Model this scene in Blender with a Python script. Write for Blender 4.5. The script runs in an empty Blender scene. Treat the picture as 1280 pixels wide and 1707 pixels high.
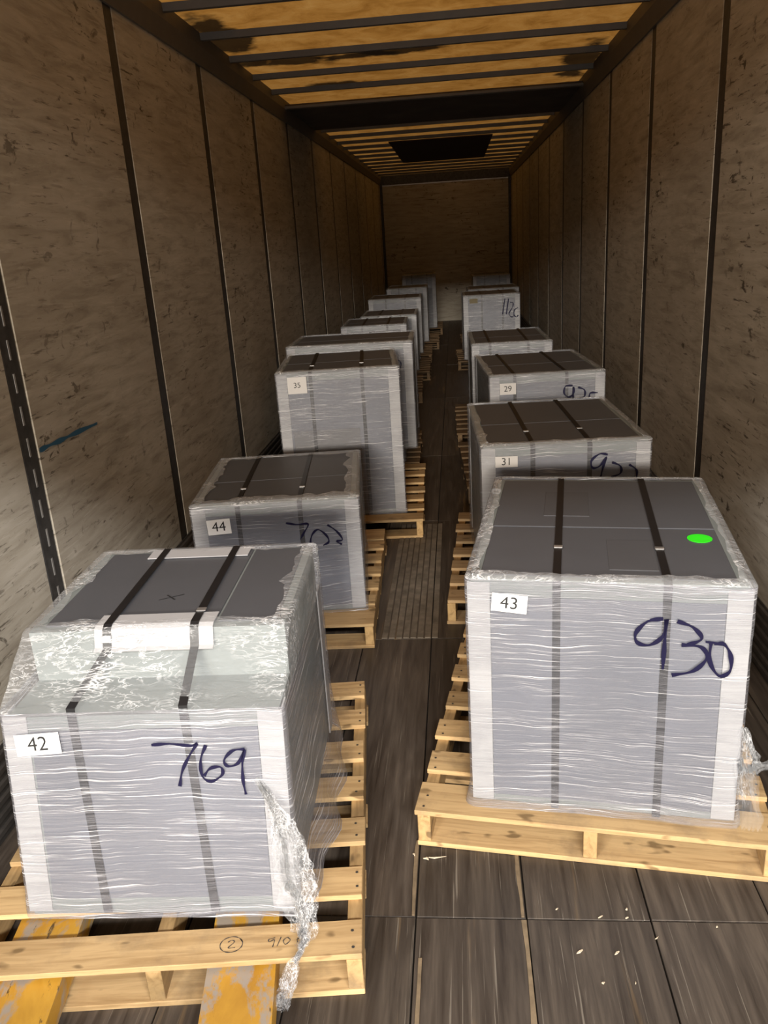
import bpy, bmesh, math, random
from mathutils import Vector, Matrix, noise as mnoise

scene = bpy.context.scene
COL = scene.collection
random.seed(7)

# ------------------------------------------------------------------ camera
FPX, PITCH, YAW, ROLL = 1356.06, 0.32334, -0.10200, -0.06373
cam_d = bpy.data.cameras.new('camera')
cam_d.sensor_fit = 'HORIZONTAL'
cam_d.sensor_width = 36.0
cam_d.lens = FPX / 1280.0 * 36.0
cam_d.clip_start = 0.02
cam = bpy.data.objects.new('camera', cam_d)
COL.objects.link(cam)
fwd = Vector((math.sin(YAW) * math.cos(PITCH), math.cos(YAW) * math.cos(PITCH), -math.sin(PITCH)))
rgt = Vector((math.cos(YAW), -math.sin(YAW), 0))
upv = rgt.cross(fwd)
r2 = math.cos(ROLL) * rgt + math.sin(ROLL) * upv
u2 = -math.sin(ROLL) * rgt + math.cos(ROLL) * upv
m = Matrix((r2, u2, -fwd)).transposed().to_4x4()
m.translation = Vector((0.1507, 0.0, 1.6351))
cam.matrix_world = m
scene.camera = cam

# ------------------------------------------------------------------ world, lights, exposure
W = bpy.data.worlds.new('world')
scene.world = W
W.use_nodes = True
W.node_tree.nodes['Background'].inputs[0].default_value = (1.0, 0.94, 0.87, 1)
W.node_tree.nodes['Background'].inputs[1].default_value = 0.60


def area(name, loc, target, sx, sy, power, color):
    l = bpy.data.lights.new(name, 'AREA')
    l.shape = 'RECTANGLE'
    l.size, l.size_y = sx, sy
    l.energy, l.color = power, color
    o = bpy.data.objects.new(name, l)
    COL.objects.link(o)
    o.location = loc
    d = Vector(target) - Vector(loc)
    o.rotation_euler = d.to_track_quat('-Z', 'Y').to_euler()
    return o


# rows of high-bay lamps in the loading hall behind the open rear doors
for lx, pw in ((-5.2, 720), (-3.0, 430), (1.5, 400), (3.2, 480), (5.2, 660)):
    area('hall_lamp_near', (lx, -6.2, 5.8), (lx * .1, 1.8, 0.6), 1.4, 0.5, pw, (1.0, 0.98, 0.95))
area('hall_lamps_far', (-0.2, -24.0, 5.95), (0, 4, 1.0), 5.0, 1.6, 8200, (1.0, 0.91, 0.78))

vs = scene.view_settings
vs.view_transform = 'Standard'
vs.look = 'None'
vs.gamma = 1.0
vs.use_curve_mapping = False
vs.exposure = 0.0


# ------------------------------------------------------------------ material helpers
class NT:
    def __init__(self, name):
        self.m = bpy.data.materials.new(name)
        self.m.use_nodes = True
        self.t = self.m.node_tree
        self.t.nodes.clear()
        self.out = self.t.nodes.new('ShaderNodeOutputMaterial')

    def n(self, typ, **kw):
        nd = self.t.nodes.new('ShaderNode' + typ)
        for k, v in kw.items():
            if k.startswith('i_'):
                key = k[2:].replace('_', ' ')
                nd.inputs[key].default_value = v
            else:
                setattr(nd, k, v)
        return nd

    def l(self, a, b):
        self.t.links.new(a, b)

    def coord(self, scale=(1, 1, 1), rnd=True, which='Object'):
        tc = self.n('TexCoord')
        src = tc.outputs[which]
        if rnd:
            oi = self.n('ObjectInfo')
            mul = self.n('VectorMath', operation='SCALE')
            mul.inputs[0].default_value = (37.1, 17.7, 53.3)
            self.l(oi.outputs['Random'], mul.inputs['Scale'])
            add = self.n('VectorMath', operation='ADD')
            self.l(src, add.inputs[0])
            self.l(mul.outputs[0], add.inputs[1])
            src = add.outputs[0]
        mp = self.n('Mapping')
        mp.inputs['Scale'].default_value = scale
        self.l(src, mp.inputs['Vector'])
        return mp.outputs[0]

    def noise(self, vec, scale=1, detail=4, rough=.55, dist=0):
        nd = self.n('TexNoise')
        nd.inputs['Scale'].default_value = scale
        nd.inputs['Detail'].default_value = detail
        nd.inputs['Roughness'].default_value = rough
        nd.inputs['Distortion'].default_value = dist
        self.l(vec, nd.inputs['Vector'])
        return nd.outputs['Fac']

    def ramp(self, fac, stops):
        nd = self.n('ValToRGB')
        cr = nd.color_ramp
        while len(cr.elements) < len(stops):
            cr.elements.new(.5)
        for e, (p, c) in zip(cr.elements, stops):
            e.position = p
            e.color = (c, c, c, 1) if isinstance(c, (int, float)) else (*c, 1)
        self.l(fac, nd.inputs[0])
        return nd.outputs[0]

    def math(self, op, a, b=None, clamp=False):
        nd = self.n('Math', operation=op, use_clamp=clamp)
        for i, v in enumerate((a, b)):
            if v is None:
                continue
            if isinstance(v, (int, float)):
                nd.inputs[i].default_value = v
            else:
                self.l(v, nd.inputs[i])
        return nd.outputs[0]

    def mix(self, fac, a, b, mode='MIX'):
        nd = self.n('Mix', data_type='RGBA', blend_type=mode)
        for k, v in ((0, fac), (6, a), (7, b)):
            if isinstance(v, (int, float)):
                nd.inputs[k].default_value = v
            elif isinstance(v, tuple):
                nd.inputs[k].default_value = (*v, 1)
            else:
                self.l(v, nd.inputs[k])
        return nd.outputs[2]

    def bump(self, h, strength=.3, dist=.01):
        nd = self.n('Bump')
        nd.inputs['Strength'].default_value = strength
        nd.inputs['Distance'].default_value = dist
        self.l(h, nd.inputs['Height'])
        return nd.outputs[0]

    def principled(self, color, rough=.5, metal=0, normal=None, spec=.5):
        p = self.n('BsdfPrincipled')
        if isinstance(color, tuple):
            p.inputs['Base Color'].default_value = (*color, 1)
        else:
            self.l(color, p.inputs['Base Color'])
        if isinstance(rough, (int, float)):
            p.inputs['Roughness'].default_value = rough
        else:
            self.l(rough, p.inputs['Roughness'])
        p.inputs['Metallic'].default_value = metal
        p.inputs['Specular IOR Level'].default_value = spec
        if normal is not None:
            self.l(normal, p.inputs['Normal'])
        return p

    def done(self, sh):
        self.l(sh.outputs[0], self.out.inputs[0])
        return self.m


def simple(name, color, rough=.5, metal=0, spec=.5, var=.08, scale=14):
    t = NT(name)
    c = t.noise(t.coord(), scale, 5)
    lo = tuple(max(0, x * (1 - var)) for x in color)
    hi = tuple(min(1, x * (1 + var)) for x in color)
    col = t.ramp(c, [(.3, lo), (.7, hi)])
    return t.done(t.principled(col, rough, metal, None, spec))


def wood_mat(name, dark, light, along=(1.2, 16, 16), grey=.0, knots=True):
    t = NT(name)
    v = t.coord(along)
    g = t.noise(v, 3.0, 6, .6, .6)
    col = t.ramp(g, [(.25, dark), (.55, light), (.8, tuple(min(1, x * 1.12) for x in light))])
    oi = t.n('ObjectInfo')
    tone = t.ramp(oi.outputs['Random'], [(0, .72), (1, 1.08)])
    col = t.mix(1.0, col, tone, 'MULTIPLY')
    if knots:
        k = t.noise(t.coord((1, 2.2, 2.2)), 9.0, 2, .5)
        kf = t.ramp(k, [(.645, 0.0), (.70, .75)])
        col = t.mix(kf, col, tuple(x * .38 for x in dark))
        st = t.noise(t.coord((1, 1, 1)), 4.5, 6, .65)
        sf = t.ramp(st, [(.52, 0.0), (.72, .6)])
        col = t.mix(sf, col, (.16, .12, .08))
    return t.done(t.principled(col, .75, 0, t.bump(g, .35, .002), .25))


M = {}
M['pine'] = wood_mat('pine_board', (.36, .22, .095), (.60, .41, .205))
M['pine_stringer'] = wood_mat('pine_stringer', (.34, .21, .09), (.56, .37, .17))
M['shaded_pine'] = wood_mat('shade_darkened_pine', (.10, .060, .030), (.20, .130, .070))  # pine darkened to put the shade deep in the trailer into its colour
M['old_pine'] = wood_mat('weathered_pine', (.24, .15, .07), (.44, .30, .16))

# plywood wall liner, scuffed
def ply_mat():
    t = NT('scuffed_plywood')
    v = t.coord((1, 1.0, 7.0))
    g = t.noise(v, 3.2, 8, .62, .5)
    col = t.ramp(g, [(.28, (.27, .24, .195)), (.50, (.44, .405, .34)), (.72, (.54, .505, .44))])
    big = t.noise(t.coord((1, 1, 1)), 1.3, 5, .6)
    col = t.mix(t.ramp(big, [(.35, .0), (.7, .5)]), col, (.30, .26, .205))
    # forklift scratches: short slanted dark strokes
    tc = t.n('TexCoord')
    mp = t.n('Mapping')
    mp.inputs['Rotation'].default_value = (.35, 0, 0)
    mp.inputs['Scale'].default_value = (1, 3.0, 30)
    t.l(tc.outputs['Object'], mp.inputs['Vector'])
    s1 = t.noise(mp.outputs[0], 2.2, 5, .65, .2)
    area_f = t.ramp(t.noise(t.coord((1, 1, 1)), 1.7, 4, .6), [(.42, .1), (.62, 1.0)])
    f1 = t.math('MULTIPLY', t.ramp(s1, [(.585, 0), (.65, .85)]), area_f)
    s3 = t.noise(t.coord((1, 2.2, 22)), 1.8, 6, .7, .3)
    col = t.mix(t.ramp(s3, [(.56, 0), (.66, .35)]), col, (.62, .58, .51))
    col = t.mix(f1, col, (.045, .033, .022))
    s2 = t.noise(t.coord((1, 1, 1.4), False), 9.0, 4, .7, .5)
    f2 = t.math('MULTIPLY', t.ramp(s2, [(.605, 0), (.655, .85)]), area_f)
    col = t.mix(f2, col, (.04, .028, .018))
    return t.done(t.principled(col, .72, 0, t.bump(g, .25, .003), .3))
M['ply'] = ply_mat()

def floor_mat():
    t = NT('worn_dark_floor_plank')
    v = t.coord((14, .9, 14))
    g = t.noise(v, 3.0, 8, .6, .4)
    col = t.ramp(g, [(.25, (.028, .021, .017)), (.52, (.072, .058, .047)), (.75, (.125, .100, .078))])
    oi = t.n('ObjectInfo')
    tone = t.ramp(oi.outputs['Random'], [(0, .72), (1, 1.2)])
    col = t.mix(1.0, col, tone, 'MULTIPLY')
    w = t.noise(t.coord((6, .35, 6)), 1.9, 5, .6, .3)
    wf = t.ramp(w, [(.61, 0), (.72, .6)])
    col = t.mix(wf, col, (.28, .185, .09))
    sc = t.noise(t.coord((60, .8, 60)), 2.5, 4, .6, .1)
    sf = t.ramp(sc, [(.63, 0), (.68, .55)])
    col = t.mix(sf, col, (.26, .23, .19))
    ro = t.ramp(g, [(.3, .42), (.8, .68)])
    return t.done(t.principled(col, ro, 0, t.bump(g, .3, .003), .4))
M['floor'] = floor_mat()
M['concrete'] = simple('dock_concrete', (.34, .33, .31), .8, 0, .3, .15, 3)
M['tan'] = simple('worn_bare_floor_wood', (.20, .15, .095), .7, 0, .3, .3, 25)
M['joint'] = simple('floor_joint_dirt', (.012, .010, .008), .9)

def roof_mat():
    t = NT('translucent_fibreglass_roof')
    v = t.coord((1, 1, 1), False)
    g = t.noise(v, 5, 8, .65, .6)
    col = t.ramp(g, [(.3, (.46, .20, .035)), (.5, (.70, .335, .075)), (.72, (.85, .46, .13))])
    fl = t.noise(t.coord((1, 1, 1), False), 38, 4, .7)
    col = t.mix(t.ramp(fl, [(.55, 0), (.75, .35)]), col, (.30, .13, .03))
    # dark damp stains at fixed places
    tc = t.n('TexCoord')
    wob = t.noise(tc.outputs['Object'], 3.5, 4, .6)
    for (sx, sy, rx, ry) in ((-0.93, 5.93, .36, .20), (-0.12, 5.90, .42, .13), (-0.72, 6.93, .28, .17), (-0.45, 5.93, .3, .10), (-1.15, 5.2, .16, .5), (1.12, 6.8, .14, .8)):
        mp = t.n('Mapping')
        mp.inputs['Location'].default_value = (-sx / rx, -sy / ry, 0)
        mp.inputs['Scale'].default_value = (1 / rx, 1 / ry, 0)
        t.l(tc.outputs['Object'], mp.inputs['Vector'])
        ln = t.n('VectorMath', operation='LENGTH')
        t.l(mp.outputs[0], ln.inputs[0])
        d = t.math('ADD', ln.outputs['Value'], t.math('MULTIPLY', t.math('SUBTRACT', wob, .5), 2.2))
        f = t.ramp(d, [(.62, .93), (1.0, 0)])
        col = t.mix(f, col, (.018, .012, .008))
    df = t.n('BsdfDiffuse')
    t.l(t.mix(1.0, col, (.35, .35, .35), 'MULTIPLY'), df.inputs[0])
    tr = t.n('BsdfTranslucent')
    t.l(col, tr.inputs[0])
    mx = t.n('MixShader')
    mx.inputs[0].default_value = .32
    t.l(df.outputs[0], mx.inputs[1])
    t.l(tr.outputs[0], mx.inputs[2])
    return t.done(mx)
M['roof'] = roof_mat()
M['bow'] = simple('dull_roof_steel', (.13, .12, .115), .55, .2)
M['rail'] = simple('dark_painted_rail', (.115, .100, .085), .6, .1)
M['darkpanel'] = simple('dark_roof_sheet', (.085, .066, .055), .7, 0, .3, .3, 3)
M['maroon'] = simple('dark_maroon_sheet', (.045, .020, .018), .85)
M['strip'] = simple('dark_steel_post', (.055, .052, .050), .55, .3, .5, .3, 30)
M['slot'] = simple('bare_aluminium_slot', (.42, .41, .40), .4, .6)
M['scuff'] = simple('dark_ribbed_scuff_liner', (.055, .050, .046), .6, .2, .5, .3, 20)
M['blue'] = simple('blue_paint_scuff', (.02, .10, .19), .7)
M['white_board'] = simple('white_edge_board', (.42, .42, .435), .6, 0, .3, .03)
M['paper'] = simple('white_paper', (.86, .85, .84), .7, 0, .2, .02)
M['paper_dim'] = simple('film_covered_paper', (.50, .48, .47), .5, 0, .3, .03)
M['lit_slat'] = simple('worn_grey_lit_slat', (.17, .145, .115), .6, 0, .3, .35, 18)  # grey slats lightened in colour, standing for lamp light on the aisle
M['ink'] = simple('black_print', (.015, .015, .016), .7)
M['marker'] = simple('dark_blue_marker', (.006, .005, .030), .6, 0, .2)
M['pencil'] = simple('dark_grease_pencil', (.05, .04, .035), .8)
M['strap'] = simple('black_plastic_strap', (.010, .010, .012), .42, 0, .5)
M['crimp'] = simple('metal_strap_crimp', (.55, .55, .56), .35, .8)
M['top'] = simple('dark_grey_painted_top', (.088, .092, .104), .45, 0, .45, .05, 6)
M['top2'] = simple('dark_grey_cover_plate', (.083, .085, .094), .5, 0, .4, .05, 6)
M['body'] = simple('light_grey_painted_metal', (.22, .245, .245), .45, 0, .4, .04, 6)
M['panel'] = simple('mid_grey_front_panel', (.150, .158, .190), .5, 0, .4, .12, 4)
M['panel_dark'] = simple('dark_grey_front_panel', (.15, .15, .16), .5, 0, .4, .06, 5)
M['green'] = simple('bright_green_sticker', (.04, .95, .02), .5, 0, .3, .04)
M['brownlabel'] = simple('brown_paper_label', (.16, .13, .07), .7)
M['chip'] = simple('pale_wood_splinter', (.60, .50, .37), .8, 0, .2, .15, 60)

def fork_mat():
    t = NT('worn_yellow_fork_paint')
    g = t.noise(t.coord((1, .5, 1)), 6, 7, .65, .4)
    col = t.ramp(g, [(.3, (.38, .185, .02)), (.55, (.55, .30, .035)), (.75, (.62, .40, .09))])
    w = t.noise(t.coord((1, .4, 1)), 9, 6, .7, .4)
    f = t.ramp(w, [(.52, 0), (.585, .85)])
    col = t.mix(f, col, (.30, .28, .26))
    k = t.noise(t.coord((1.5, .35, 1)), 22, 5, .7, .3)
    col = t.mix(t.ramp(k, [(.64, 0), (.68, .9)]), col, (.05, .035, .02))
    return t.done(t.principled(col, t.ramp(f, [(0, .5), (1, .3)]), 0, t.bump(w, .3, .002), .5))
M['fork'] = fork_mat()

def film_mat(name, base, gain, streak=(1.6, 1.6, 95.0), rough=.2, bump=.9, vertical=False):
    """clear stretch film wound round a load: fine streaks along the winding."""
    t = NT(name)
    tc = t.n('TexCoord')
    oi = t.n('ObjectInfo')
    warp = t.noise(t.coord((2, 2, 2)), 1.5, 3)
    sep = t.n('SeparateXYZ')
    t.l(tc.outputs['Object'], sep.inputs[0])
    z = t.math('ADD', sep.outputs[2], t.math('MULTIPLY', warp, .055))
    z = t.math('ADD', z, t.math('MULTIPLY', oi.outputs['Random'], 3.0))
    cmb = t.n('CombineXYZ')
    t.l(sep.outputs[0], cmb.inputs[0])
    t.l(sep.outputs[1], cmb.inputs[1])
    t.l(z, cmb.inputs[2])
    mp = t.n('Mapping')
    mp.inputs['Scale'].default_value = streak
    t.l(cmb.outputs[0], mp.inputs['Vector'])
    s = t.noise(mp.outputs[0], 1.5, 5, .72, .15)
    mp2 = t.n('Mapping')
    mp2.inputs['Scale'].default_value = tuple(x * (2.2 if x > 10 else 2.6) for x in streak)
    t.l(cmb.outputs[0], mp2.inputs['Vector'])
    s2 = t.noise(mp2.outputs[0], 1.3, 3, .6)
    fine = t.math('ADD', t.math('MULTIPLY', s, .62), t.math('MULTIPLY', s2, .38))
    thr = t.ramp(fine, [(.40, 0.0), (.60, 1.0)])
    hot = t.ramp(fine, [(.555, 0.0), (.615, 1.0)])
    cloud = t.ramp(t.noise(t.coord((1.0, 1.0, 2.6)), 2.6, 4, .6, .6), [(.34, .15), (.66, 1.45)])
    sg = t.n('SeparateXYZ')
    t.l(tc.outputs['Generated'], sg.inputs[0])
    ends = t.ramp(sg.outputs[2], [(.0, .30), (.10, .0), (.86, .0), (.95, .34)])
    a = t.math('ADD', base, t.math('MULTIPLY', t.math('MULTIPLY', thr, cloud), gain))
    a = t.math('ADD', a, t.math('MULTIPLY', ends, thr))
    a = t.math('ADD', a, t.math('MULTIPLY', hot, .42), True)
    lw = t.n('LayerWeight')
    lw.inputs['Blend'].default_value = .25
    a = t.math('ADD', a, t.math('MULTIPLY', lw.outputs['Facing'], .18), True)
    col = t.mix(hot, (.30, .30, .335), (.82, .82, .84))  # pale stretch lines, with lamp glints painted in as near-white streaks
    p = t.principled(col, rough, 0, t.bump(fine, bump, .004), .6)
    tr = t.n('BsdfTransparent')
    mx = t.n('MixShader')
    t.l(a, mx.inputs[0])
    t.l(tr.outputs[0], mx.inputs[1])
    t.l(p.outputs[0], mx.inputs[2])
    return t.done(mx)
M['film'] = film_mat('stretch_film_streaked', .10, .40, (1.3, 1.3, 140.0))

def crinkle_mat(name, base, lines, scale=(3, 3, 3), sc=5.0, facing=.2, bump=.9):
    t = NT(name)
    v = t.coord(scale)
    n1 = t.noise(v, sc, 4, .6, 1.2)
    r1 = t.math('ABSOLUTE', t.math('SUBTRACT', n1, .5))
    l1 = t.ramp(r1, [(.0, 1.0), (.022, 0.0)])
    n2 = t.noise(v, sc * 2.7, 3, .6, .8)
    r2 = t.math('ABSOLUTE', t.math('SUBTRACT', n2, .5))
    l2 = t.ramp(r2, [(.0, .8), (.03, 0.0)])
    patch = t.ramp(t.noise(t.coord((1, 1, 1)), 5, 3), [(.42, 0.0), (.62, 1.0)])
    ln = t.math('MULTIPLY', t.math('MAXIMUM', l1, l2), patch)
    a = t.math('ADD', base, t.math('MULTIPLY', ln, lines), True)
    lw = t.n('LayerWeight')
    lw.inputs['Blend'].default_value = .3
    a = t.math('ADD', a, t.math('MULTIPLY', lw.outputs['Facing'], facing), True)
    col = t.mix(ln, (.70, .72, .75), (.98, .98, 1.0))
    p = t.principled(col, .14, 0, t.bump(n2, bump, .006), .7)
    tr = t.n('BsdfTransparent')
    mx = t.n('MixShader')
    t.l(a, mx.inputs[0])
    t.l(tr.outputs[0], mx.inputs[1])
    t.l(p.outputs[0], mx.inputs[2])
    return t.done(mx)
M['film_fold'] = crinkle_mat('stretch_film_folded_edge', .20, .6, (2, 2, 2), 5.0)
M['film_clear'] = crinkle_mat('stretch_film_clear_crinkled', .10, .85, (1.6, 5, 5), 4.0)
M['film_tail'] = crinkle_mat('stretch_film_bunched', .05, .5, (4, 4, 1.5), 9.0, .10, .35)


# ------------------------------------------------------------------ object helpers
def link(name, me, mat, parent=None, loc=(0, 0, 0), rot=(0, 0, 0)):
    o = bpy.data.objects.new(name, me)
    COL.objects.link(o)
    if mat is not None and not me.materials:
        me.materials.append(M[mat] if isinstance(mat, str) else mat)
    o.location, o.rotation_euler = loc, rot
    if parent:
        o.parent = parent
    return o


def pyd(name, verts, faces, smooth=False):
    me = bpy.data.meshes.new(name)
    me.from_pydata([tuple(v) for v in verts], [], faces)
    me.update()
    bm = bmesh.new()
    bm.from_mesh(me)
    bmesh.ops.recalc_face_normals(bm, faces=bm.faces)
    bm.to_mesh(me)
    bm.free()
    if smooth:
        for p in me.polygons:
            p.use_smooth = True
    return me


_cache = {}
def box_mesh(sx, sy, sz, bev=.002, key=None):
    k = (round(sx, 4), round(sy, 4), round(sz, 4), bev, key)
    if k in _cache:
        return _cache[k]
    bm = bmesh.new()
    bmesh.ops.create_cube(bm, size=1)
    bmesh.ops.scale(bm, vec=(sx, sy, sz), verts=bm.verts)
    if bev:
        bmesh.ops.bevel(bm, geom=bm.edges[:], offset=bev, segments=1, affect='EDGES')
    me = bpy.data.meshes.new('box')
    bm.to_mesh(me)
    bm.free()
    _cache[k] = me
    return me


def box(name, mat, lo, hi, parent=None, bev=.002):
    """box between two corners; own mesh"""
    c = [(a + b) / 2 for a, b in zip(lo, hi)]
    s = [b - a for a, b in zip(lo, hi)]
    return link(name, box_mesh(*s, bev, mat if isinstance(mat, str) else None), mat, parent, c)


def empty(name, loc, rz=0, parent=None):
    o = bpy.data.objects.new(name, None)
    o.empty_display_size = .1
    COL.objects.link(o)
    o.location = loc
    o.rotation_euler = (0, 0, rz)
    if parent:
        o.parent = parent
    return o


def tag(o, label=None, cat=None, group=None, kind=None):
    for k, v in (('label', label), ('category', cat), ('group', group), ('kind', kind)):
        if v:
            o[k] = v
    return o


def extrude_x(name, poly, x0, x1):
    """yz polygon extruded along x"""
    n = len(poly)
    vs_ = [(x0, y, z) for y, z in poly] + [(x1, y, z) for y, z in poly]
    fs = [tuple(range(n)), tuple(range(2 * n - 1, n - 1, -1))]
    fs += [(i, (i + 1) % n, n + (i + 1) % n, n + i) for i in range(n)]
    return pyd(name, vs_, fs)


def ribbon(path, wdir, width, thick):
    """flat band swept along a 3d path; wdir is the width direction"""
    path = [Vector(p) for p in path]
    wd = Vector(wdir).normalized()
    vs_, fs = [], []
    n = len(path)
    for i, p in enumerate(path):
        t = (path[min(i + 1, n - 1)] - path[max(i - 1, 0)]).normalized()
        nr = t.cross(wd).normalized()
        for a, b in ((-1, -.5), (1, -.5), (1, .5), (-1, .5)):
            vs_.append(p + wd * (a * width / 2) + nr * (b * thick))
    for i in range(n - 1):
        for k in range(4):
            a, b = i * 4 + k, i * 4 + (k + 1) % 4
            fs.append((a, b, b + 4, a + 4))
    fs += [(3, 2, 1, 0), tuple(range(n * 4 - 4, n * 4))]
    return pyd('band', vs_, fs)


def catmull(pts, sub=5):
    if len(pts) < 3:
        return [Vector(p) for p in pts]
    P = [Vector(p) for p in pts]
    P = [P[0] * 2 - P[1]] + P + [P[-1] * 2 - P[-2]]
    out = []
    for i in range(1, len(P) - 2):
        for k in range(sub):
            t = k / sub
            a, b, c, d = P[i - 1:i + 3]
            out.append(.5 * ((2 * b) + (c - a) * t + (2 * a - 5 * b + 4 * c - d) * t * t + (3 * b - a - 3 * c + d) * t ** 3))
    out.append(P[-2])
    return out


def strokes_mesh(strokes, width, place):
    """handwriting: each stroke a narrow flat band; place(u,v) -> 3d point on the surface"""
    vs_, fs = [], []
    for si, st in enumerate(strokes):
        pts = catmull(st)
        base = len(vs_)
        n = len(pts)
        for i, p in enumerate(pts):
            t = pts[min(i + 1, n - 1)] - pts[max(i - 1, 0)]
            if t.length < 1e-6:
                t = Vector((1, 0))
            t.normalize()
            nr = Vector((-t.y, t.x)) * (width / 2 * (.8 + .3 * math.sin(i * .9 + si)))
            for q in (p + nr, p - nr):
                vs_.append(Vector(place(q.x, q.y, .0004 * si)))
        for i in range(n - 1):
            a = base + i * 2
            fs.append((a, a + 1, a + 3, a + 2))
    return pyd('strokes', vs_, fs)


def text_mesh(s, size):
    cu = bpy.data.curves.new('digits', 'FONT')
    cu.body = s
    cu.size = size
    cu.align_x, cu.align_y = 'CENTER', 'CENTER'
    ob = bpy.data.objects.new('digits', cu)
    COL.objects.link(ob)
    dg = bpy.context.evaluated_depsgraph_get()
    me = bpy.data.meshes.new_from_object(ob.evaluated_get(dg))
    bpy.data.objects.remove(ob)
    bpy.data.curves.remove(cu)
    me.materials.clear()
    return me


# ------------------------------------------------------------------ the trailer
XW, Y0, Y1, ZR = 1.25, -0.55, 16.75, 2.62
SP = 1.275
SEAMS_L = [2.48 + SP * k for k in range(-2, 12)]
SEAMS_R = [3.79 + SP * k for k in range(-3, 11)]


def add_wall(side):
    sx = -1 if side == 'left' else 1
    seams = SEAMS_L if side == 'left' else SEAMS_R
    xo = sx * (XW + .045)
    wl = box('wall_' + side, 'strip', (min(xo, xo + sx * .02), Y0, -.05), (max(xo, xo + sx * .02), Y1 + .06, 2.80), None, 0)
    tag(wl, kind='structure')
    wl['label'] = 'scuffed plywood lined %s wall of the trailer' % side
    c0 = Vector(wl.location)
    edges = [Y0] + [s for s in seams if Y0 + .1 < s < Y1 - .1] + [Y1]
    hw = .048
    for i in range(len(edges) - 1):
        a = edges[i] + (hw if i else 0)
        b = edges[i + 1] - (hw if i < len(edges) - 2 else 0)
        x0, x1 = sorted((sx * XW, sx * (XW + .018)))
        p = box('plywood_panel', 'ply', (x0, a, .0), (x1, b, ZR + .02), None, .003)
        p.parent = wl
        p.location = Vector(p.location) - c0 + Vector((sx * random.uniform(0, .003), 0, 0))
    for i, s in enumerate(edges[1:-1]):
        x0, x1 = sorted((sx * (XW + .003), sx * (XW + .044)))
        st = box('wall_post', 'strip', (x0, s - hw + .004, .0), (x1, s + hw - .004, ZR + .02), None, .002)
        st.parent = wl
        st.location = Vector(st.location) - c0
        if abs(s - 2.48) < .01 or abs(s - 1.24) < .01:
            for k in range(20):
                z = .22 + k * .105
                sl = link('slot', box_mesh(.002, .009, .062, 0, 'slot'), 'slot', st,
                          (-sx * .0210, random.uniform(-.003, .003), z - (ZR + .02) / 2))
    # ribbed liner along the foot of the wall
    bs = box('baseboard_' + side, 'scuff', tuple(sorted((sx * (XW - .004), sx * (XW - .0005)))[0:1]) + (Y0, .0),
             tuple(sorted((sx * (XW - .004), sx * (XW - .0005)))[1:2]) + (Y1, .27), None, 0)
    tag(bs, kind='structure')
    bs['label'] = 'dark ribbed scuff liner along the foot of the %s wall' % side
    for k in range(6):
        z = .03 + k * .043
        r = link('rib', extrude_x_rib(), 'scuff', bs, (0, 0, z - .135))
        r.rotation_euler = (0, 0, 0 if sx > 0 else math.pi)
    return wl


def extrude_x_rib():
    if 'rib' in _cache:
        return _cache['rib']
    L = (Y1 - Y0) / 2
    prof = [(.002, -.016), (-.009, -.008), (-.009, .008), (.002, .016)]
    vs_ = [(x, -L, z) for x, z in prof] + [(x, L, z) for x, z in prof]
    fs = [(i, (i + 1) % 4, 4 + (i + 1) % 4, 4 + i) for i in range(4)] + [(0, 1, 2, 3), (7, 6, 5, 4)]
    _cache['rib'] = pyd('rib', vs_, fs)
    return _cache['rib']


wall_left = add_wall('left')
wall_right = add_wall('right')

# blue paint scuff on the left wall
bl = strokes_mesh([[(2.53, 1.037), (2.60, 1.037), (2.70, 1.034), (2.80, 1.033), (2.99, 1.027)]], .018,
                  lambda u, v, e: (-XW + .004, u, v))
b = link('paint_scuff', bl, 'blue', wall_left)
b.location = -Vector(wall_left.location)

# front bulkhead
wf = tag(box('wall_front', 'strip', (-XW - .06, Y1 + .03, -.05), (XW + .06, Y1 + .06, 2.80), None, 0), kind='structure')
wf['label'] = 'dark plywood bulkhead closing the far end of the trailer'
c0 = Vector(wf.location)
for a, b_ in ((-1.20, 1.20),):
    p = box('plywood_panel', 'ply', (a, Y1, .0), (b_, Y1 + .025, 2.60), None, .003)
    p.parent = wf
    p.location = Vector(p.location) - c0
for sx in (-1, 1):
    p = box('corner_post', 'strip', (sx * 1.225 - .025, Y1 - .02, 0), (sx * 1.225 + .025, Y1 + .025, 2.62), None, .002)
    p.parent = wf
    p.location = Vector(p.location) - c0
p = box('top_flashing', 'slot', (-1.2, Y1 - .006, 2.585), (1.2, Y1 + .0, 2.605), None, 0)
p.parent = wf
p.location = Vector(p.location) - c0

# floor: dark worn laminated planks, each its own board
fl = tag(box('floor', 'joint', (-XW - .045, Y0, -.06), (XW + .045, Y1 + .03, -.012), None, 0), kind='structure')
fl['label'] = 'dark worn plank floor of the trailer'
c0 = Vector(fl.location)
xe = [-1.25, -1.16, -.875, -.58, -.29, 0.0, .278, .582, .87, 1.16, 1.25]
ye = [Y0, 1.625, 3.135, 4.66, 6.2, 8.6, 10.9, 13.0, 15.0, Y1 + .02]
for j in range(len(ye) - 1):
    for i in range(len(xe) - 1):
        g = .0022
        dz = random.uniform(-.0015, .0015)
        sx_, sy_ = xe[i + 1] - xe[i] - 2 * g, ye[j + 1] - ye[j] - 2 * g
        p = link('floor_plank', box_mesh(sx_, sy_, .014, .0007, 'floor'), 'floor', fl,
                 Vector(((xe[i] + xe[i + 1]) / 2, (ye[j] + ye[j + 1]) / 2, -.0075 + dz)) - c0)
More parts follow.
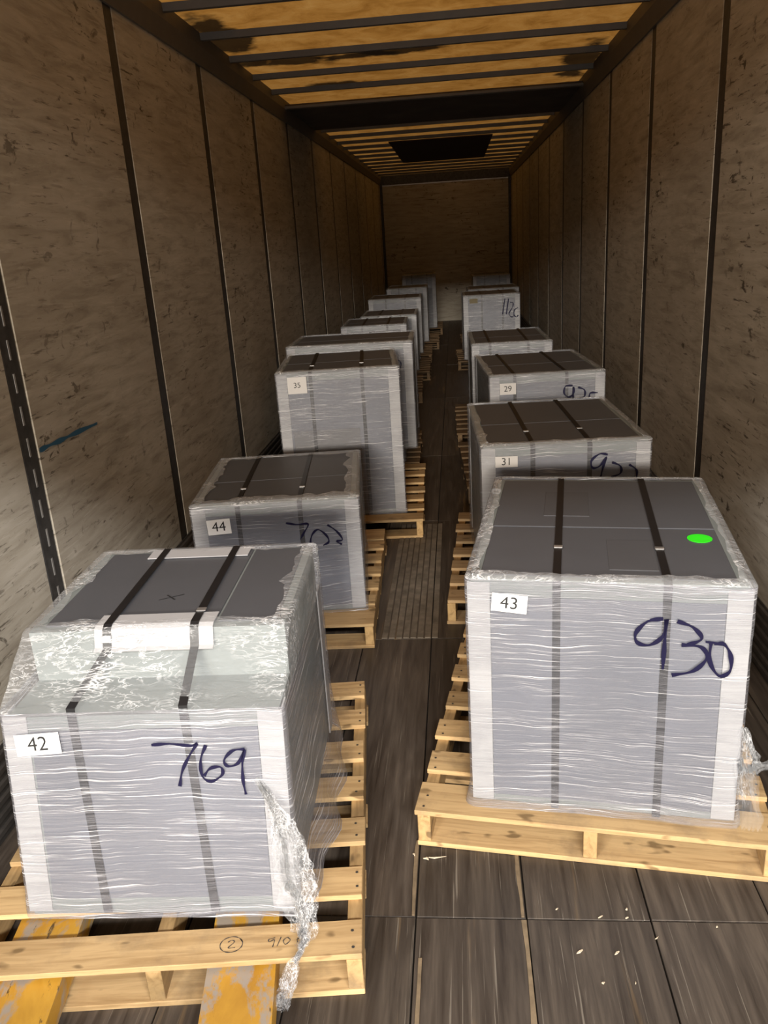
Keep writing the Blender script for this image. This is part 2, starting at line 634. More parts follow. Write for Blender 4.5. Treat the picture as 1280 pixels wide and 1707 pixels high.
# narrow worn strips in the aisle floor, paled to stand for lamp light
for (x, y0_, y1_) in [(-.215 + .031 * k, 3.14, 4.6) for k in range(8)]:
    p = link('floor_slat', box_mesh(.026, y1_ - y0_, .004, .001, 'lit_slat'), 'lit_slat', fl,
             Vector((x + .012, (y0_ + y1_) / 2, .0012)) - c0)

# bare tan edges where the dark surface has worn through
for (x, y0_, y1_, w_) in ((.268, Y0, 1.62, .018), (.268, 1.63, 1.86, .010), (.012, Y0, 1.50, .016), (-.008, 1.63, 1.9, .009), (.86, Y0, 1.6, .012)):
    vs_, fs = [], []
    nn = 26
    for i in range(nn + 1):
        y = y0_ + (y1_ - y0_) * i / nn
        ww = w_ * max(.08, .55 + 1.5 * mnoise.noise(Vector((x * 9, y * 3.1, 0))) + .5 * mnoise.noise(Vector((x * 5, y * 17, 4))))
        vs_ += [(x - ww / 2, y, .0016), (x + w_ / 2, y, .0016), (x + w_ / 2, y, -.001), (x - ww / 2, y, -.001)]
        if i:
            fs += [(i * 4 + k, i * 4 + (k + 1) % 4, i * 4 - 4 + (k + 1) % 4, i * 4 - 4 + k) for k in range(4)]
    fs += [(0, 1, 2, 3), tuple(nn * 4 + k for k in (3, 2, 1, 0))]
    link('floor_edge', pyd('edge', vs_, fs), 'tan', fl, -c0)

# roof: translucent sheet, steel bows, side rails, rear header
ce = link('ceiling', pyd('roof', [(-XW - .05, Y0, 2.775), (XW + .05, Y0, 2.775), (XW + .05, Y1 + .05, 2.775), (-XW - .05, Y1 + .05, 2.775)],
                         [(0, 1, 2, 3)]), 'roof')
tag(ce, kind='structure')
ce['label'] = 'amber translucent trailer roof with damp stains'
bow_y = [.07 + .62 * k for k in range(27)]
for y in bow_y:
    if 7.45 < y < 8.95 or y > Y1 - .1:
        continue
    pr = [(-.030, .0), (-.016, -.034), (.016, -.034), (.030, .0)]
    link('roof_bow', extrude_x('bow', [(a, 2.772 + b2) for a, b2 in pr], -XW, XW), 'bow', ce, (0, y, 0))
box('roof_sheet', 'darkpanel', (-XW, 7.40, 2.715), (XW, 8.95, 2.74), ce)
box('roof_sheet_lip', 'bow', (-XW, 7.36, 2.700), (XW, 7.42, 2.722), ce)
box('roof_patch', 'maroon', (-.60, 10.62, 2.722), (.64, 13.6, 2.734), ce)
for sx, nm, wd in ((-1, 'trim_1', 'left'), (1, 'trim_2', 'right')):
    poly = [(0, ZR), (.012, ZR), (.036, ZR + .085), (.036, ZR + .155), (0, ZR + .155)]
    n = len(poly)
    vs_ = [(-sx * (x - .0) + sx * XW, Y0, z) for x, z in poly] + [(-sx * x + sx * XW, Y1, z) for x, z in poly]
    fs = [tuple(range(n)), tuple(range(2 * n - 1, n - 1, -1))] + [(i, (i + 1) % n, n + (i + 1) % n, n + i) for i in range(n)]
    o = tag(link(nm, pyd('rail', vs_, fs), 'rail'), kind='structure')
    o['label'] = 'dark steel top rail above the %s wall' % wd
o = tag(box('trim_3', 'rail', (-XW - .06, Y0 - .06, ZR), (XW + .06, Y0, 2.82), None, 0), kind='structure')
o['label'] = 'steel header over the open rear doorway'


dk = tag(box('dock_floor', 'concrete', (-12, -22, -.12), (12, Y0 - .02, -.02), None, 0), kind='structure')
dk['label'] = 'grey concrete floor of the loading hall behind the trailer'

# ------------------------------------------------------------------ pallets
def pallet(x, y, rz, w=.95, d=1.2, label='', nb=7, lead=.115, old_or_shaded=False, seed=0):
    """x,y: centre of the front edge; boards run across (local x), stringers along local y"""
    rnd = random.Random(seed)
    root = empty('pallet', (x, y, 0), math.radians(rz))
    tag(root, label, 'pallet', 'wooden pallets carrying the wrapped loads')
    H = .115
    wood = ('shaded_pine' if seed > 2 else 'old_pine') if old_or_shaded else 'pine'  # farther pallets get the pine with shade in its colour
    bt = .015
    step = (d - lead) / (nb - 1)
    for k in range(nb):
        bw = lead if k in (0, nb - 1) else .098
        y0_ = min(k * step + (lead - bw) * (.5 if 0 < k < nb - 1 else 0), d - bw)
        key = wood + str(bw)
        o = link('deck_board', box_mesh(w, bw, bt, .0015, key), wood, root,
                 (rnd.uniform(-.006, .006), y0_ + bw / 2 + rnd.uniform(-.004, .004), H - bt / 2 - rnd.uniform(0, .0015)),
                 (0, 0, rnd.uniform(-.006, .006)))
    for sx in (-1, 0, 1):
        sw_ = 'shaded_pine' if wood == 'shaded_pine' else 'pine_stringer'
        link('stringer', box_mesh(d - .006, .036, H - 2 * bt, .0015, sw_), sw_, root,
             (sx * (w / 2 - .022), d / 2, H / 2), (0, 0, math.pi / 2))
    for k in range(5):
        bw = .115 if k in (0, 4) else .09
        yc = bw / 2 + k * (d - .115) / 4 + (.0125 if 0 < k < 4 else 0)
        link('bottom_board', box_mesh(w - .004, bw, bt, .0015, wood + 'b' + str(bw)), wood, root,
             (rnd.uniform(-.004, .004), yc, bt / 2), (0, 0, rnd.uniform(-.004, .004)))
    return root


def nails(root, w, d, nb, lead, seed):
    rnd = random.Random(seed)
    vs_, fs = [], []
    step = (d - lead) / (nb - 1)
    for k in range(nb):
        for sx in (-1, 1):
            for q in (.25, .72):
                cx = sx * (w / 2 - .022) + rnd.uniform(-.006, .006)
                cy = k * step + q * .1
                b0 = len(vs_)
                for a in range(6):
                    vs_.append((cx + .004 * math.cos(a * math.pi / 3), cy + .004 * math.sin(a * math.pi / 3), .1156))
                fs.append(tuple(range(b0, b0 + 6)))
    return tag(link('nail_heads', pyd('nails', vs_, fs), 'strip', root), kind='stuff')


# ------------------------------------------------------------------ stretch film
def film_shell(name, w, d, h, yf, nz=26, z0=.0, z1=None, off=.012, nf=30, ns=22, seed=0, amp=.003, fold=None, zfold=.0, flare=0.0, r=.016, skirt=0.0):
    """film wound round the sides of a load.  yf(z): how far the front is set back at height z"""
    z1 = h if z1 is None else z1
    rnd = random.Random(seed)
    so = Vector((seed * 3.1, seed * 1.7, 0))
    vs_, fs = [], []

    def ring(z, inset=0.0, jag=None, zoff=0.0, ampl=amp):
        y0_ = yf(z) - off + inset
        y1_ = d + off - inset
        x1_ = w / 2 + off - inset
        pts = []
        rr = max(.003, r)
        def lin(a, b, n):
            return [(a[0] + (b[0] - a[0]) * k / n, a[1] + (b[1] - a[1]) * k / n) for k in range(n)]
        c = [((-x1_ + rr, y0_ + rr), math.pi), ((x1_ - rr, y0_ + rr), 1.5 * math.pi), ((x1_ - rr, y1_ - rr), 0), ((-x1_ + rr, y1_ - rr), .5 * math.pi)]
        cnt = (nf, ns, nf, ns)
        for q in range(4):
            (cx, cy), a0 = c[q]
            for k in range(4):
                a = a0 + (math.pi / 2) * k / 4
                pts.append((cx + rr * math.cos(a), cy + rr * math.sin(a), math.cos(a), math.sin(a)))
            a1 = a0 + math.pi / 2
            (nx, ny), _ = c[(q + 1) % 4]
            s0 = (cx + rr * math.cos(a1), cy + rr * math.sin(a1))
            s1 = (nx + rr * math.cos(a1), ny + rr * math.sin(a1))
            for k in range(cnt[q]):
                t = k / cnt[q]
                pts.append((s0[0] + (s1[0] - s0[0]) * t, s0[1] + (s1[1] - s0[1]) * t, math.cos(a1), math.sin(a1)))
        out = []
        for i, (x, y, nx, ny) in enumerate(pts):
            nv = mnoise.noise(Vector((x * 5, y * 5, z * 22)) + so)
            e = -abs(nv) * ampl
            if flare and z < .08:
                e += flare * (1 - z / .08) * (.5 + .5 * mnoise.noise(Vector((x * 9, y * 9, 3)) + so))
            if skirt and nx > .5 and z < .36:
                tt = 1 - z / .36
                e += skirt * tt * tt * max(0, math.sin(math.pi * min(1, max(0, y / d)))) ** .5 * (1 + .25 * math.sin(y * 27 + z * 9))
            zz = z + zoff
            if jag is not None:
                j = jag * (.45 + .75 * abs(mnoise.noise(Vector((x * 6, y * 6, 1.3)) + so)) + .5 * abs(mnoise.noise(Vector((x * 23, y * 23, 5)) + so)))
                e -= j
                zz += .003 * mnoise.noise(Vector((x * 30, y * 30, 2)) + so)
            out.append(Vector((x + nx * e, y + ny * e, zz)))
        return out

    rings = [ring(z0 + (z1 - z0) * k / nz) for k in range(nz + 1)]
    nside = len(rings)
    if fold:
        rings.append(ring(z1, .006, None, .006))
        rings.append(ring(z1, .012, fold * .5, .0085))
        rings.append(ring(z1, .012, fold, .0080))
    n = len(rings[0])
    for rg in rings:
        vs_ += rg
    for j in range(len(rings) - 1):
        for i in range(n):
            a, b_ = j * n + i, j * n + (i + 1) % n
            fs.append((a, b_, b_ + n, a + n))
    me = bpy.data.meshes.new(name)
    me.from_pydata(vs_, [], fs)
    me.materials.append(M['film'])
    me.materials.append(M['film_fold'])
    for pi, p in enumerate(me.polygons):
        p.use_smooth = True
        if pi // n >= nside - 1:
            p.material_index = 1
    me.update()
    return me


# ------------------------------------------------------------------ wrapped loads
def flat(z):
    return 0.0


def corner_board(name, h0, h1, leg, x, y, sx, sy, yf, root):
    """L-section edge board standing on one vertical corner"""
    t = .004
    pts = lambda o: [(0, 0), (leg, 0), (leg, t), (t, t), (t, leg), (0, leg)]
    vs_, fs = [], []
    zs = [h0, h1]
    for z in zs:
        dy = yf(z) if sy < 0 else 0
        for a, b_ in pts(0):
            vs_.append((x + sx * (t - a), y + dy + sy * (t - b_), z))
    n = 6
    fs += [(i, (i + 1) % n, n + (i + 1) % n, n + i) for i in range(n)] + [tuple(range(n)), tuple(range(2 * n - 1, n - 1, -1))]
    return link(name, pyd('angle', vs_, fs), 'white_board', root)


def add_label(root, txt, u, v, wd, ht, yf, off=.016, rot=0.0, mat='paper', cap=.62):
    lean = math.atan2(yf(v + .02) - yf(v), .02)
    o = link('number_label', box_mesh(wd, .0012, ht, 0, mat), mat, root, (u, yf(v) - off, v), (-lean, rot, 0))
    if txt:
        o['label'] = 'white paper label printed %s' % txt
        dg = link('digits', text_mesh(txt, ht * cap), 'ink', o, (0, -.0012, 0), (math.pi / 2, 0, 0))
    return o


def load(x, y, rz, w, d, h, label, num=None, numpos=(-.235, .62, .09, .05), strokes=(), sw=.011, straps=(-.12, .14), yf=flat, z0=.115,
         seam=.44, dark=None, fold=.034, seed=0, detail=2, body=None, label_rot=0.0, skirt=0.0, film_top=None, flare=.006, boards=True, cap=.62, seg=1.0):
    root = empty('wrapped_load', (x, y, z0), math.radians(rz))
    tag(root, label, 'wrapped load', 'stretch wrapped cabinets standing on pallets')
    rnd = random.Random(seed)
    if body is None:
        link('cabinet_body', box_mesh(w, d, h - .006, .006, 'body%d' % seed), 'body', root, (0, d / 2, (h - .006) / 2 + .002))
        m_ = .028
        ys = d * seam
        for a, b_ in ((m_, ys - .0035), (ys + .0035, d - m_)):
            box('top_panel', 'top', (-w / 2 + m_, a, h - .006), (w / 2 - m_, b_, h - .0005), root, .0015)
        box('front_panel', 'panel', (-w / 2 + .055, -.003, .03), (w / 2 - .055, .004, h - .05), root, .001)
        if dark:
            u0, u1, v0, v1 = dark
            box('dark_front_panel', 'panel_dark', (u0, -.0042, v0), (u1, .004, v1), root, .001)
        if straps:
            for sx in straps:
                path = [(sx, d + .0045, .0), (sx, d + .0045, h - .006), (sx, d - .012, h + .003), (sx, .012, h + .003), (sx, -.0055, h - .012), (sx, -.0055, .002)]
                s = link('strap', ribbon(path, (1, 0, 0), .020, .0016), 'strap', root)
                if detail >= 2:
                    cy = d * (.25 + rnd.uniform(-.02, .02))
                    link('crimp', box_mesh(.024, .016, .003, .0008, 'crimp'), 'crimp', s, (sx, cy, h + .0042))
    hb = film_top or h
    if boards:
        for sx in (-1, 1):
            for sy in (-1, 1):
                corner_board('edge_board', .012, hb - .012, .058, sx * w / 2, 0 if sy < 0 else d, sx, sy, yf, root)
    nz = int(28 * seg) if detail >= 1 else 10
    fm = film_shell('film', w, d, h, yf, nz=nz, z1=hb, fold=fold, seed=seed, flare=flare, skirt=skirt,
                    nf=30 if detail >= 1 else 12, ns=22 if detail >= 1 else 10)
    f = link('stretch_film', fm, None, root)
    f['label'] = 'clear glossy stretch film with fine horizontal streaks'
    if num:
        add_label(root, num, *numpos, yf, rot=label_rot, cap=cap, mat='paper_dim' if num in ('35', '29', '31') else 'paper')
    if strokes:
        o = link('marker_writing', strokes_mesh(strokes, sw, lambda u, v, e: (u, yf(v) - .0140 - e, v)), 'marker', root)
        o['label'] = 'dark blue handwritten marker number'
    return root



# --- right row, load 43
pallet(.463, 1.818, -7.9, .95, 1.2, 'broad pale pallet under the load with the green sticker, nearest on the right', 7, .13, seed=1)
nails(bpy.data.objects['pallet'], .95, 1.2, 7, .13, 3)
R1 = load(.496, 1.888, -7.7, .68, .89, .685, 'wrapped grey cabinet with label 43, marker 930 and bright green sticker on top', '43', (-.2355, .623, .09, .05),
          [[(0.139,0.596),(0.103,0.587),(0.076,0.554),(0.081,0.527),(0.112,0.523),(0.141,0.55),(0.147,0.595),(0.145,0.527),(0.144,0.455)],
           [(0.172,0.591),(0.209,0.576),(0.231,0.547),(0.205,0.53),(0.185,0.525)], [(0.185,0.527),(0.231,0.523),(0.245,0.493),(0.216,0.456),(0.166,0.441)],
           [(0.253,0.536),(0.253,0.486),(0.276,0.447),(0.301,0.461),(0.3,0.504),(0.283,0.534),(0.26,0.533)], [(0.24,0.539),(0.273,0.536)]],
          straps=(-.118, .148), seam=.44, seed=11, flare=.02, label_rot=.09, cap=.95)
h = .685
box('cover_plate', 'top2', (.012, .075, h - .001), (.134, .29, h + .0008), R1, .0006)
box('cover_plate', 'top2', (-.166, .49, h - .001), (-.03, .73, h + .0008), R1, .0006)
st = [(.033 * math.cos(a * math.pi / 12), .033 * math.sin(a * math.pi / 12)) for a in range(24)]
link('round_sticker', pyd('disc', [(p[0], p[1], 0) for p in st] + [(p[0], p[1], .0008) for p in st],
     [tuple(range(23, -1, -1)), tuple(range(24, 48))] + [(i, (i + 1) % 24, 24 + (i + 1) % 24, 24 + i) for i in range(24)]), 'green', R1, (.262, .314, h + .0003))

# --- right row, load 31
pallet(.54, 3.24, -3.0, .95, 1.2, 'second pallet from the open end on the right, mostly hidden', 7, .115, True, 2)
load(.583, 3.34, 2.5, .69, .9, .675, 'wrapped grey cabinet with label 31 standing behind load 43', '31', (-.246, .608, .093, .047),
     [[(0.172,0.618),(0.139,0.622),(0.106,0.595),(0.111,0.564),(0.14,0.57),(0.168,0.607),(0.155,0.569),(0.145,0.523)],
      [(0.191,0.584),(0.225,0.566),(0.226,0.535),(0.189,0.519)], [(0.261,0.571),(0.291,0.547),(0.293,0.512)]],
     straps=(-.135, .10), seed=12, sw=.010, cap=.95)
# --- right row, load 29
pallet(.66, 4.98, 2.5, .95, 1.2, 'third pallet from the open end on the right, mostly hidden', 7, .115, True, 3)
load(.694, 5.09, 4, .70, .95, .675, 'wrapped grey cabinet with label 29 behind load 31', '29', (-.245, .594, .10, .07),
     [[(0.155,0.593),(0.111,0.59),(0.103,0.546),(0.134,0.522),(0.164,0.548),(0.157,0.582),(0.158,0.509)],
      [(0.188,0.58),(0.227,0.561),(0.228,0.522),(0.189,0.511)], [(0.257,0.514),(0.266,0.54),(0.31,0.539)]],
     straps=(-.2, .12), seed=13, sw=.012, detail=1, cap=.72)
# --- right row, further back
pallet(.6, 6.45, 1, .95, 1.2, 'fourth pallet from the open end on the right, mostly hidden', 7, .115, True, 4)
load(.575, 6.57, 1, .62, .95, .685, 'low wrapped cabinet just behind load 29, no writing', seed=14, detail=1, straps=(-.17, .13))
pallet(.62, 10.38, 1, .95, 1.2, 'shade-darkened pallet under the tall right-hand load marked 1120', 7, .115, True, 5)
R5 = load(.585, 10.5, 1, .69, .85, .785, 'pale wrapped load marked 1120 on the right side', None, strokes=
     [[(0.164,0.729),(0.134,0.54)],[(0.21,0.727),(0.18,0.538)],[(0.228,0.681),(0.265,0.669),(0.255,0.616),(0.213,0.545),(0.245,0.502),(0.273,0.514)],
      [(0.325,0.612),(0.283,0.587),(0.273,0.532),(0.301,0.499),(0.329,0.52)]], sw=.014, seed=15, detail=1)
add_label(R5, None, -.222, .72, .10, .055, flat, mat='brownlabel')
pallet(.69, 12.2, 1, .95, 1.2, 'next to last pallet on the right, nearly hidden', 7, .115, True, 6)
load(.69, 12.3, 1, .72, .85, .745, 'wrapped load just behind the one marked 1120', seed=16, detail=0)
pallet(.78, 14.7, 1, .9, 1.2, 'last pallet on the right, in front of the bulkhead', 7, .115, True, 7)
load(.77, 14.8, 1, .63, .8, .815, 'wrapped load farthest away on the right', seed=17, detail=0)

# --- left row, load 42 (stepped cabinet)
p42 = pallet(-.578, 1.352, 5.6, .955, 1.2, 'pale pallet with yellow forks under it and writing on its front board', 7, .1, seed=8)
nails(p42, .955, 1.2, 7, .1, 4)


def yf42(z):
    if z <= .525:
        return .145 * z
    return .076 + (z - .525) / .122 * .166


L1 = load(-.605, 1.51, 2, .655, .78, .65, 'wrapped stepped cabinet with label 42 and marker 769, front left', '42', (-.247, .452, .108, .053),
          [[(0.022,0.442),(0.065,0.444),(0.114,0.438),(0.129,0.443),(0.108,0.412),(0.088,0.375),(0.079,0.338)],
           [(0.15,0.439),(0.135,0.404),(0.135,0.363),(0.155,0.349),(0.182,0.365),(0.18,0.384),(0.155,0.381),(0.139,0.363)],
           [(0.24,0.427),(0.212,0.424),(0.19,0.402),(0.198,0.386),(0.223,0.394),(0.24,0.427),(0.232,0.394),(0.23,0.349),(0.234,0.315)]],
          sw=.008, yf=yf42, seed=21, body='own', film_top=.525, fold=None, flare=.006, label_rot=-.06, skirt=.055, cap=.95)
prof = [(0, .002), (.0735, .510), (.244, .510), (.244, .644), (.77, .644), (.77, .002)]
link('cabinet_body', extrude_x('stepped', prof, -.322, .322), 'body', L1)
box('top_panel', 'top', (-.29, .272, .643), (.145, .755, .6485), L1, .001)
box('top_panel', 'top', (.152, .272, .643), (.30, .755, .6485), L1, .001)
# leaning front panel
vs_, fs = [], []
for (u0, u1, v0, v1, o_) in ((-.268, .272, .045, .475, .004),):
    a = [(u, yf42(v) - o_, v) for u, v in ((u0, v0), (u1, v0), (u1, v1), (u0, v1))]
    b_ = [(u, yf42(v) + .002, v) for u, v in ((u0, v0), (u1, v0), (u1, v1), (u0, v1))]
    link('front_panel', pyd('lean', a + b_, [(0, 1, 2, 3), (7, 6, 5, 4)] + [(i, (i + 1) % 4, 4 + (i + 1) % 4, 4 + i) for i in range(4)]), 'panel', L1)
# bent white boards under the straps, at the front and back edge of the top
link('white_edge_guard', ribbon([(-.003, .31, .653), (-.003, .252, .654), (-.003, .240, .648), (-.003, .226, .606), (-.003, .215, .600)], (1, 0, 0), .298, .002), 'white_board', L1)
link('white_edge_guard', ribbon([(-.015, .70, .652), (-.015, .768, .653), (-.015, .781, .643), (-.015, .783, .60)], (1, 0, 0), .305, .002), 'white_board', L1)
for k, (xb, xf, xd) in enumerate(((-.125, -.119, -.163), (.09, .10, .103))):
    path = [(xb, .786, .0), (xb, .7865, .645), (xb, .77, .656), (xf, .25, .658), (xf, .236, .649), (xf, .220, .604), (xd, .070, .532), (xd, yf42(.52) - .0065, .515), (xd + .03, -.0065, .01)]
    s = link('strap', ribbon(path, (1, 0, 0), .021, .0016), 'strap', L1)
    cy, cz = ((.225, .625), (.315, .6595))[k]
    link('crimp', box_mesh(.024, .018, .003, .0008, 'crimp'), 'crimp', s, (xf, cy, cz + (.004 if k == 0 else 0)), (1.2 if k == 0 else 0, 0, 0))
link('marker_cross', strokes_mesh([[(-.03, -.016), (.03, .016)], [(-.016, .014), (.014, -.018)]], .004, lambda u, v, e: (u - .01, v + .42, .6492 + e)), 'ink', L1)
# clear crinkled film sloping from the top edge to the front, and over the upper sides
fm = film_shell('film', .655, .78, .65, yf42, nz=10, z0=.52, z1=.647, fold=.05, seed=33, amp=.008)
fm.materials.clear()
fm.materials.append(M['film_clear'])
fm.materials.append(M['film_fold'])
link('film_shoulder', fm, None, L1)

# --- left row, load 44
pallet(-.70, 3.04, 2.0, .93, 1.17, 'pale pallet under the low load labelled 44, left of the aisle', 7, .16, seed=9)
load(-.6285, 3.165, 6, .69, .77, .515, 'low wrapped cabinet with label 44 behind load 42', '44', (-.238, .424, .098, .066),
     [[(0.041,0.422),(0.088,0.412),(0.133,0.411),(0.11,0.371),(0.095,0.345)], [(0.133,0.316),(0.144,0.36),(0.172,0.384),(0.205,0.356),(0.213,0.327),(0.188,0.312)],
      [(0.213,0.403),(0.25,0.371),(0.271,0.333),(0.246,0.327),(0.267,0.312)]], straps=(-.155, .104), seed=22, sw=.009, fold=.07, label_rot=-.04, cap=.9)
# --- left row, load 35
pallet(-.55, 4.36, 1.5, .95, 1.2, 'pale pallet under the tall load labelled 35, left of the aisle', 7, .115, seed=10)
load(-.517, 4.465, 6, .67, .78, .85, 'tall wrapped cabinet with label 35', '35', (-.225, .782, .106, .092), dark=(-.27, .105, .03, .52),
     straps=(-.15, .135), seed=23, cap=.45, seg=1.3)
# --- left row, further back
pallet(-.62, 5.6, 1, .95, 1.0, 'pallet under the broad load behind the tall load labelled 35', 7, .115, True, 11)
L4 = load(-.592, 5.6, 1, .855, .65, .745, 'broad tall wrapped load just behind load 35, black marker loop at its right edge', None, z0=.220, strokes=
     [[(0.313,0.584),(0.314,0.609),(0.335,0.623),(0.351,0.605),(0.347,0.576),(0.323,0.554),(0.333,0.525),(0.323,0.513),(0.312,0.517)]], sw=.008, seed=24, detail=1, straps=None)
# narrower wrapped foot of that load
fm = film_shell('film', .74, .58, .105, flat, nz=4, z0=0, z1=.105, seed=31)
link('wrapped_foot', box_mesh(.74, .58, .104, .004, 'foot'), 'body', L4, (-.03, .33, -.052))
link('foot_film', fm, None, L4, (-.03, .04, -.105))
pallet(-.72, 6.78, 1, .95, 1.0, 'fifth pallet from the open end on the left, nearly hidden', 7, .115, True, 12)
load(-.76, 6.85, 1, .80, .60, .725, 'wrapped load second behind load 35, mostly hidden', seed=25, detail=1)
pallet(-.70, 8.33, 2, .95, 1.15, 'sixth pallet from the open end on the left, nearly hidden', 7, .115, True, 13)
load(-.70, 8.45, 2, .66, .85, .685, 'wrapped load third behind load 35, round marker loops', None, strokes=
     [[(0.176,0.577),(0.19,0.602),(0.216,0.601),(0.223,0.575)],[(0.233,0.6),(0.268,0.598),(0.275,0.576)]], sw=.010, seed=26, detail=1)
pallet(-.66, 9.72, 1, .95, 1.15, 'seventh pallet from the open end on the left, nearly hidden', 7, .115, True, 14)
load(-.655, 9.83, 1, .65, .85, .655, 'wrapped load fourth behind load 35', seed=27, detail=0)
pallet(-.68, 11.15, 1, .95, 1.15, 'eighth pallet from the open end on the left, nearly hidden', 7, .115, True, 15)
load(-.68, 11.3, 1, .70, .85, .745, 'wrapped load fifth behind load 35', seed=28, detail=0)
pallet(-.6, 12.5, 1, .95, 1.15, 'next to last pallet on the left, nearly hidden', 7, .115, True, 16)
load(-.585, 12.6, 1, .59, .8, .80, 'wrapped load sixth behind load 35', seed=29, detail=0)
pallet(-.55, 14.4, 1, .9, 1.15, 'last pallet on the left, in front of the bulkhead', 7, .115, True, 17)
load(-.48, 14.5, 1, .56, .8, .905, 'wrapped load farthest away on the left', seed=30, detail=0)

# writing on the front board of the pallet under load 42
def on_board(u, v, e):
    a = math.radians(5.6)
    return (u * math.cos(a) - v * math.sin(a), u * math.sin(a) + v * math.cos(a), .1158 + e * .2)
wr = [[(.026 * math.cos(a * .55 + .4), .022 * math.sin(a * .55 + .4)) for a in range(13)],
      [(-.009, .007), (0, .012), (.006, .006), (-.006, -.009), (.010, -.009)],
      [(.100, .012), (.086, .008), (.088, .001), (.099, .006), (.097, -.014)], [(.114, .013), (.107, -.013)],
      [(.128, .011), (.120, .002), (.126, -.009), (.136, .002), (.129, .011)], [(.162, .008), (.152, .004), (.154, -.006)]]
link('pencil_writing', strokes_mesh([[(x_ + .172, y_ + .052) for x_, y_ in s] for s in wr], .0026, lambda u, v, e: (u, v, .1156 + e * .2)), 'pencil', p42)


# ------------------------------------------------------------------ loose film ends
def film_tail(name, parent, path, radii, seed, mat='film_tail', nr=22, layers=2):
    """bunched pleated strips of film hanging along a path"""
    pts = catmull(path, 7)
    n = len(pts)
    vs_, fs = [], []
    rn = random.Random(seed)
    for L in range(layers):
        base = len(vs_)
        ph = [rn.uniform(-1, 1) for _ in range(nr)]
        for i, p in enumerate(pts):
            t = (pts[min(i + 1, n - 1)] - pts[max(i - 1, 0)]).normalized()
            a = t.cross(Vector((0, 1, .35))).normalized()
            b_ = t.cross(a).normalized()
            f = i / (n - 1) * (len(radii) - 1)
            k = min(int(f), len(radii) - 2)
            R = radii[k] + (radii[k + 1] - radii[k]) * (f - k)
            tw = .5 * math.sin(i * .21 + L * 2) + L * .8
            for q in range(nr):
                u = (q / (nr - 1) * 2 - 1) * R * (1 + .35 * mnoise.noise(Vector((seed + L, q * .05, i * .4))))
                w_ = R * .32 * ph[q] * (1 + .8 * mnoise.noise(Vector((q * .7, i * .6, seed + L * 3.0)))) + R * .4 * mnoise.noise(Vector((q * .25, i * .25, L + seed)))
                vs_.append(p + a * (u * math.cos(tw) - w_ * math.sin(tw)) + b_ * (u * math.sin(tw) * .6 + w_ * math.cos(tw)))
        for i in range(n - 1):
            for q in range(nr - 1):
                x_ = base + i * nr + q
                fs.append((x_, x_ + 1, x_ + 1 + nr, x_ + nr))
    me = pyd(name, vs_, fs, True)
    return link(name, me, mat, parent)


film_tail('film_tail', L1, [(.26, .045, .35), (.315, .0, .27), (.338, -.03, .16), (.350, -.055, .10), (.362, -.085, .035), (.358, -.13, .018), (.345, -.165, .010), (.325, -.175, -.05), (.300, -.18, -.085)],
          [.012, .03, .048, .05, .032, .018, .016, .02, .034], 5)
film_tail('film_tail', R1, [(.345, -.01, .30), (.362, -.012, .22), (.368, -.015, .19), (.40, -.02, .20), (.44, -.02, .215)], [.01, .028, .03, .014, .02], 9)
film_tail('film_tail', R1, [(.352, -.01, .21), (.366, -.03, .11), (.372, -.04, .02)], [.03, .03, .035], 14)
for par, loc in ((R1, (-.328, .69, .699)), (L1, (.312, .225, .655))):
    vs_, fs = [], []
    for i in range(18):
        a = i / 18 * 2 * math.pi
        for j in range(6):
            b_ = j / 6 * 2 * math.pi
            rr = .011 + .005 * math.cos(b_) * (1 + .3 * math.sin(a * 5))
            vs_.append((rr * math.cos(a), rr * math.sin(a), .005 * math.sin(b_) + .002 * math.sin(a * 3)))
    for i in range(18):
        for j in range(6):
            fs.append((i * 6 + j, i * 6 + (j + 1) % 6, ((i + 1) % 18) * 6 + (j + 1) % 6, ((i + 1) % 18) * 6 + j))
    link('film_knot', pyd('knot', vs_, fs, True), 'film_tail', par, loc, (.4, .1, 0))

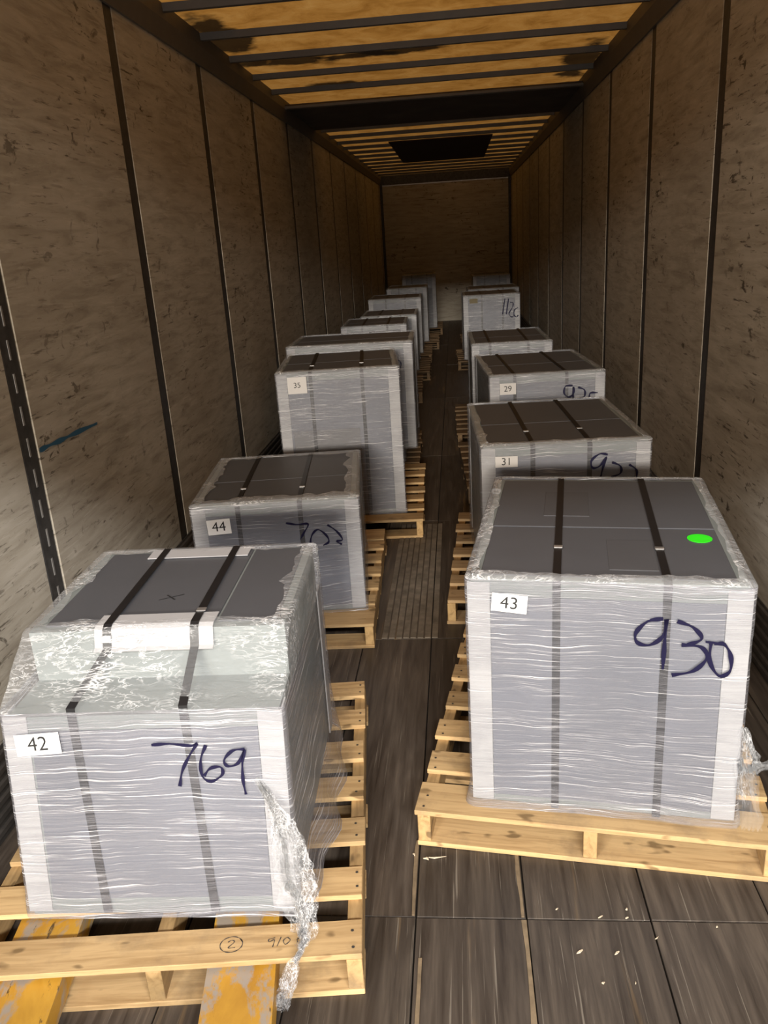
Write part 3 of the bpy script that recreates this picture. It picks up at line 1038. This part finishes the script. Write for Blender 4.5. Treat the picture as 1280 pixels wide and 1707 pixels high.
# ------------------------------------------------------------------ pallet jack forks, lower left
jack = empty('pallet_jack', (-.615, 1.30, 0), math.radians(8.5))
tag(jack, 'worn yellow pallet jack forks pushed under the pallet of load 42', 'pallet jack')
for sx in (-1, 1):
    prof = [(-.078, .03), (-.078, .090), (.078, .090), (.078, .03), (.070, .03), (.070, .082), (-.070, .082), (-.070, .03)]
    n = len(prof)
    vs_ = [(x_, -.42, z_) for x_, z_ in prof] + [(x_, .86, z_) for x_, z_ in prof]
    fs = [(i, (i + 1) % n, n + (i + 1) % n, n + i) for i in range(n)]
    fs += [(0, 1, 6, 7), (1, 2, 5, 6), (2, 3, 4, 5), (n, n + 7, n + 6, n + 1), (n + 1, n + 6, n + 5, n + 2), (n + 2, n + 5, n + 4, n + 3)]
    fk = link('fork', pyd('fork', vs_, fs), 'fork', jack, (sx * .243, 0, 0))
    bm = bmesh.new()
    bmesh.ops.create_cone(bm, cap_ends=True, segments=20, radius1=.036, radius2=.036, depth=.11)
    me = bpy.data.meshes.new('wheel')
    bm.to_mesh(me)
    bm.free()
    link('load_wheel', me, 'strip', fk, (0, .775, .036), (0, math.pi / 2, 0))
    link('load_wheel', me, 'strip', fk, (0, -.34, .036), (0, math.pi / 2, 0))
box('cross_frame', 'fork', (-.33, -.56, .03), (.33, -.42, .20), jack, .008)

# ------------------------------------------------------------------ splinters on the floor
rnd = random.Random(4)
chips = [(0.356, 1.655), (0.396, 1.526), (0.461, 1.632), (0.53, 1.658), (0.525, 1.63), (0.483, 1.525), (0.585, 1.571), (0.508, 1.444), (0.435, 1.442),
         (0.019, 1.828), (-0.015, 1.844), (0.734, 1.607), (.05, 1.83)]
for k, (x_, y_) in enumerate(chips):
    L_ = rnd.uniform(.003, .010) * (2.4 if k in (9, 12) else 1)
    wv = rnd.uniform(.0015, .0035)
    hh = .003
    vs_ = []
    for s, (a, b_) in enumerate(((-L_, -wv * .4), (-L_ * .3, -wv), (L_, -wv * .2), (L_ * .7, wv * .6), (-L_ * .2, wv), (-L_ * .9, wv * .5))):
        vs_.append((a * rnd.uniform(.6, 1.3), b_ * rnd.uniform(.3, 1.5) + .25 * a * a / L_, 0))
    vs_ += [(a * .9, b_ * .8, hh * (1 + .4 * math.sin(i * 2.1))) for i, (a, b_, _) in enumerate(vs_)]
    fs = [(5, 4, 3, 2, 1, 0), (6, 7, 8, 9, 10, 11)] + [(i, (i + 1) % 6, 6 + (i + 1) % 6, 6 + i) for i in range(6)]
    o = link('wood_splinter', pyd('chip', vs_, fs), 'chip', None, (x_, y_, .0012), (0, 0, rnd.uniform(0, 3.1)))
    tag(o, 'small pale wood splinter lying on the dark plank floor', 'splinter', 'wood splinters on the floor')
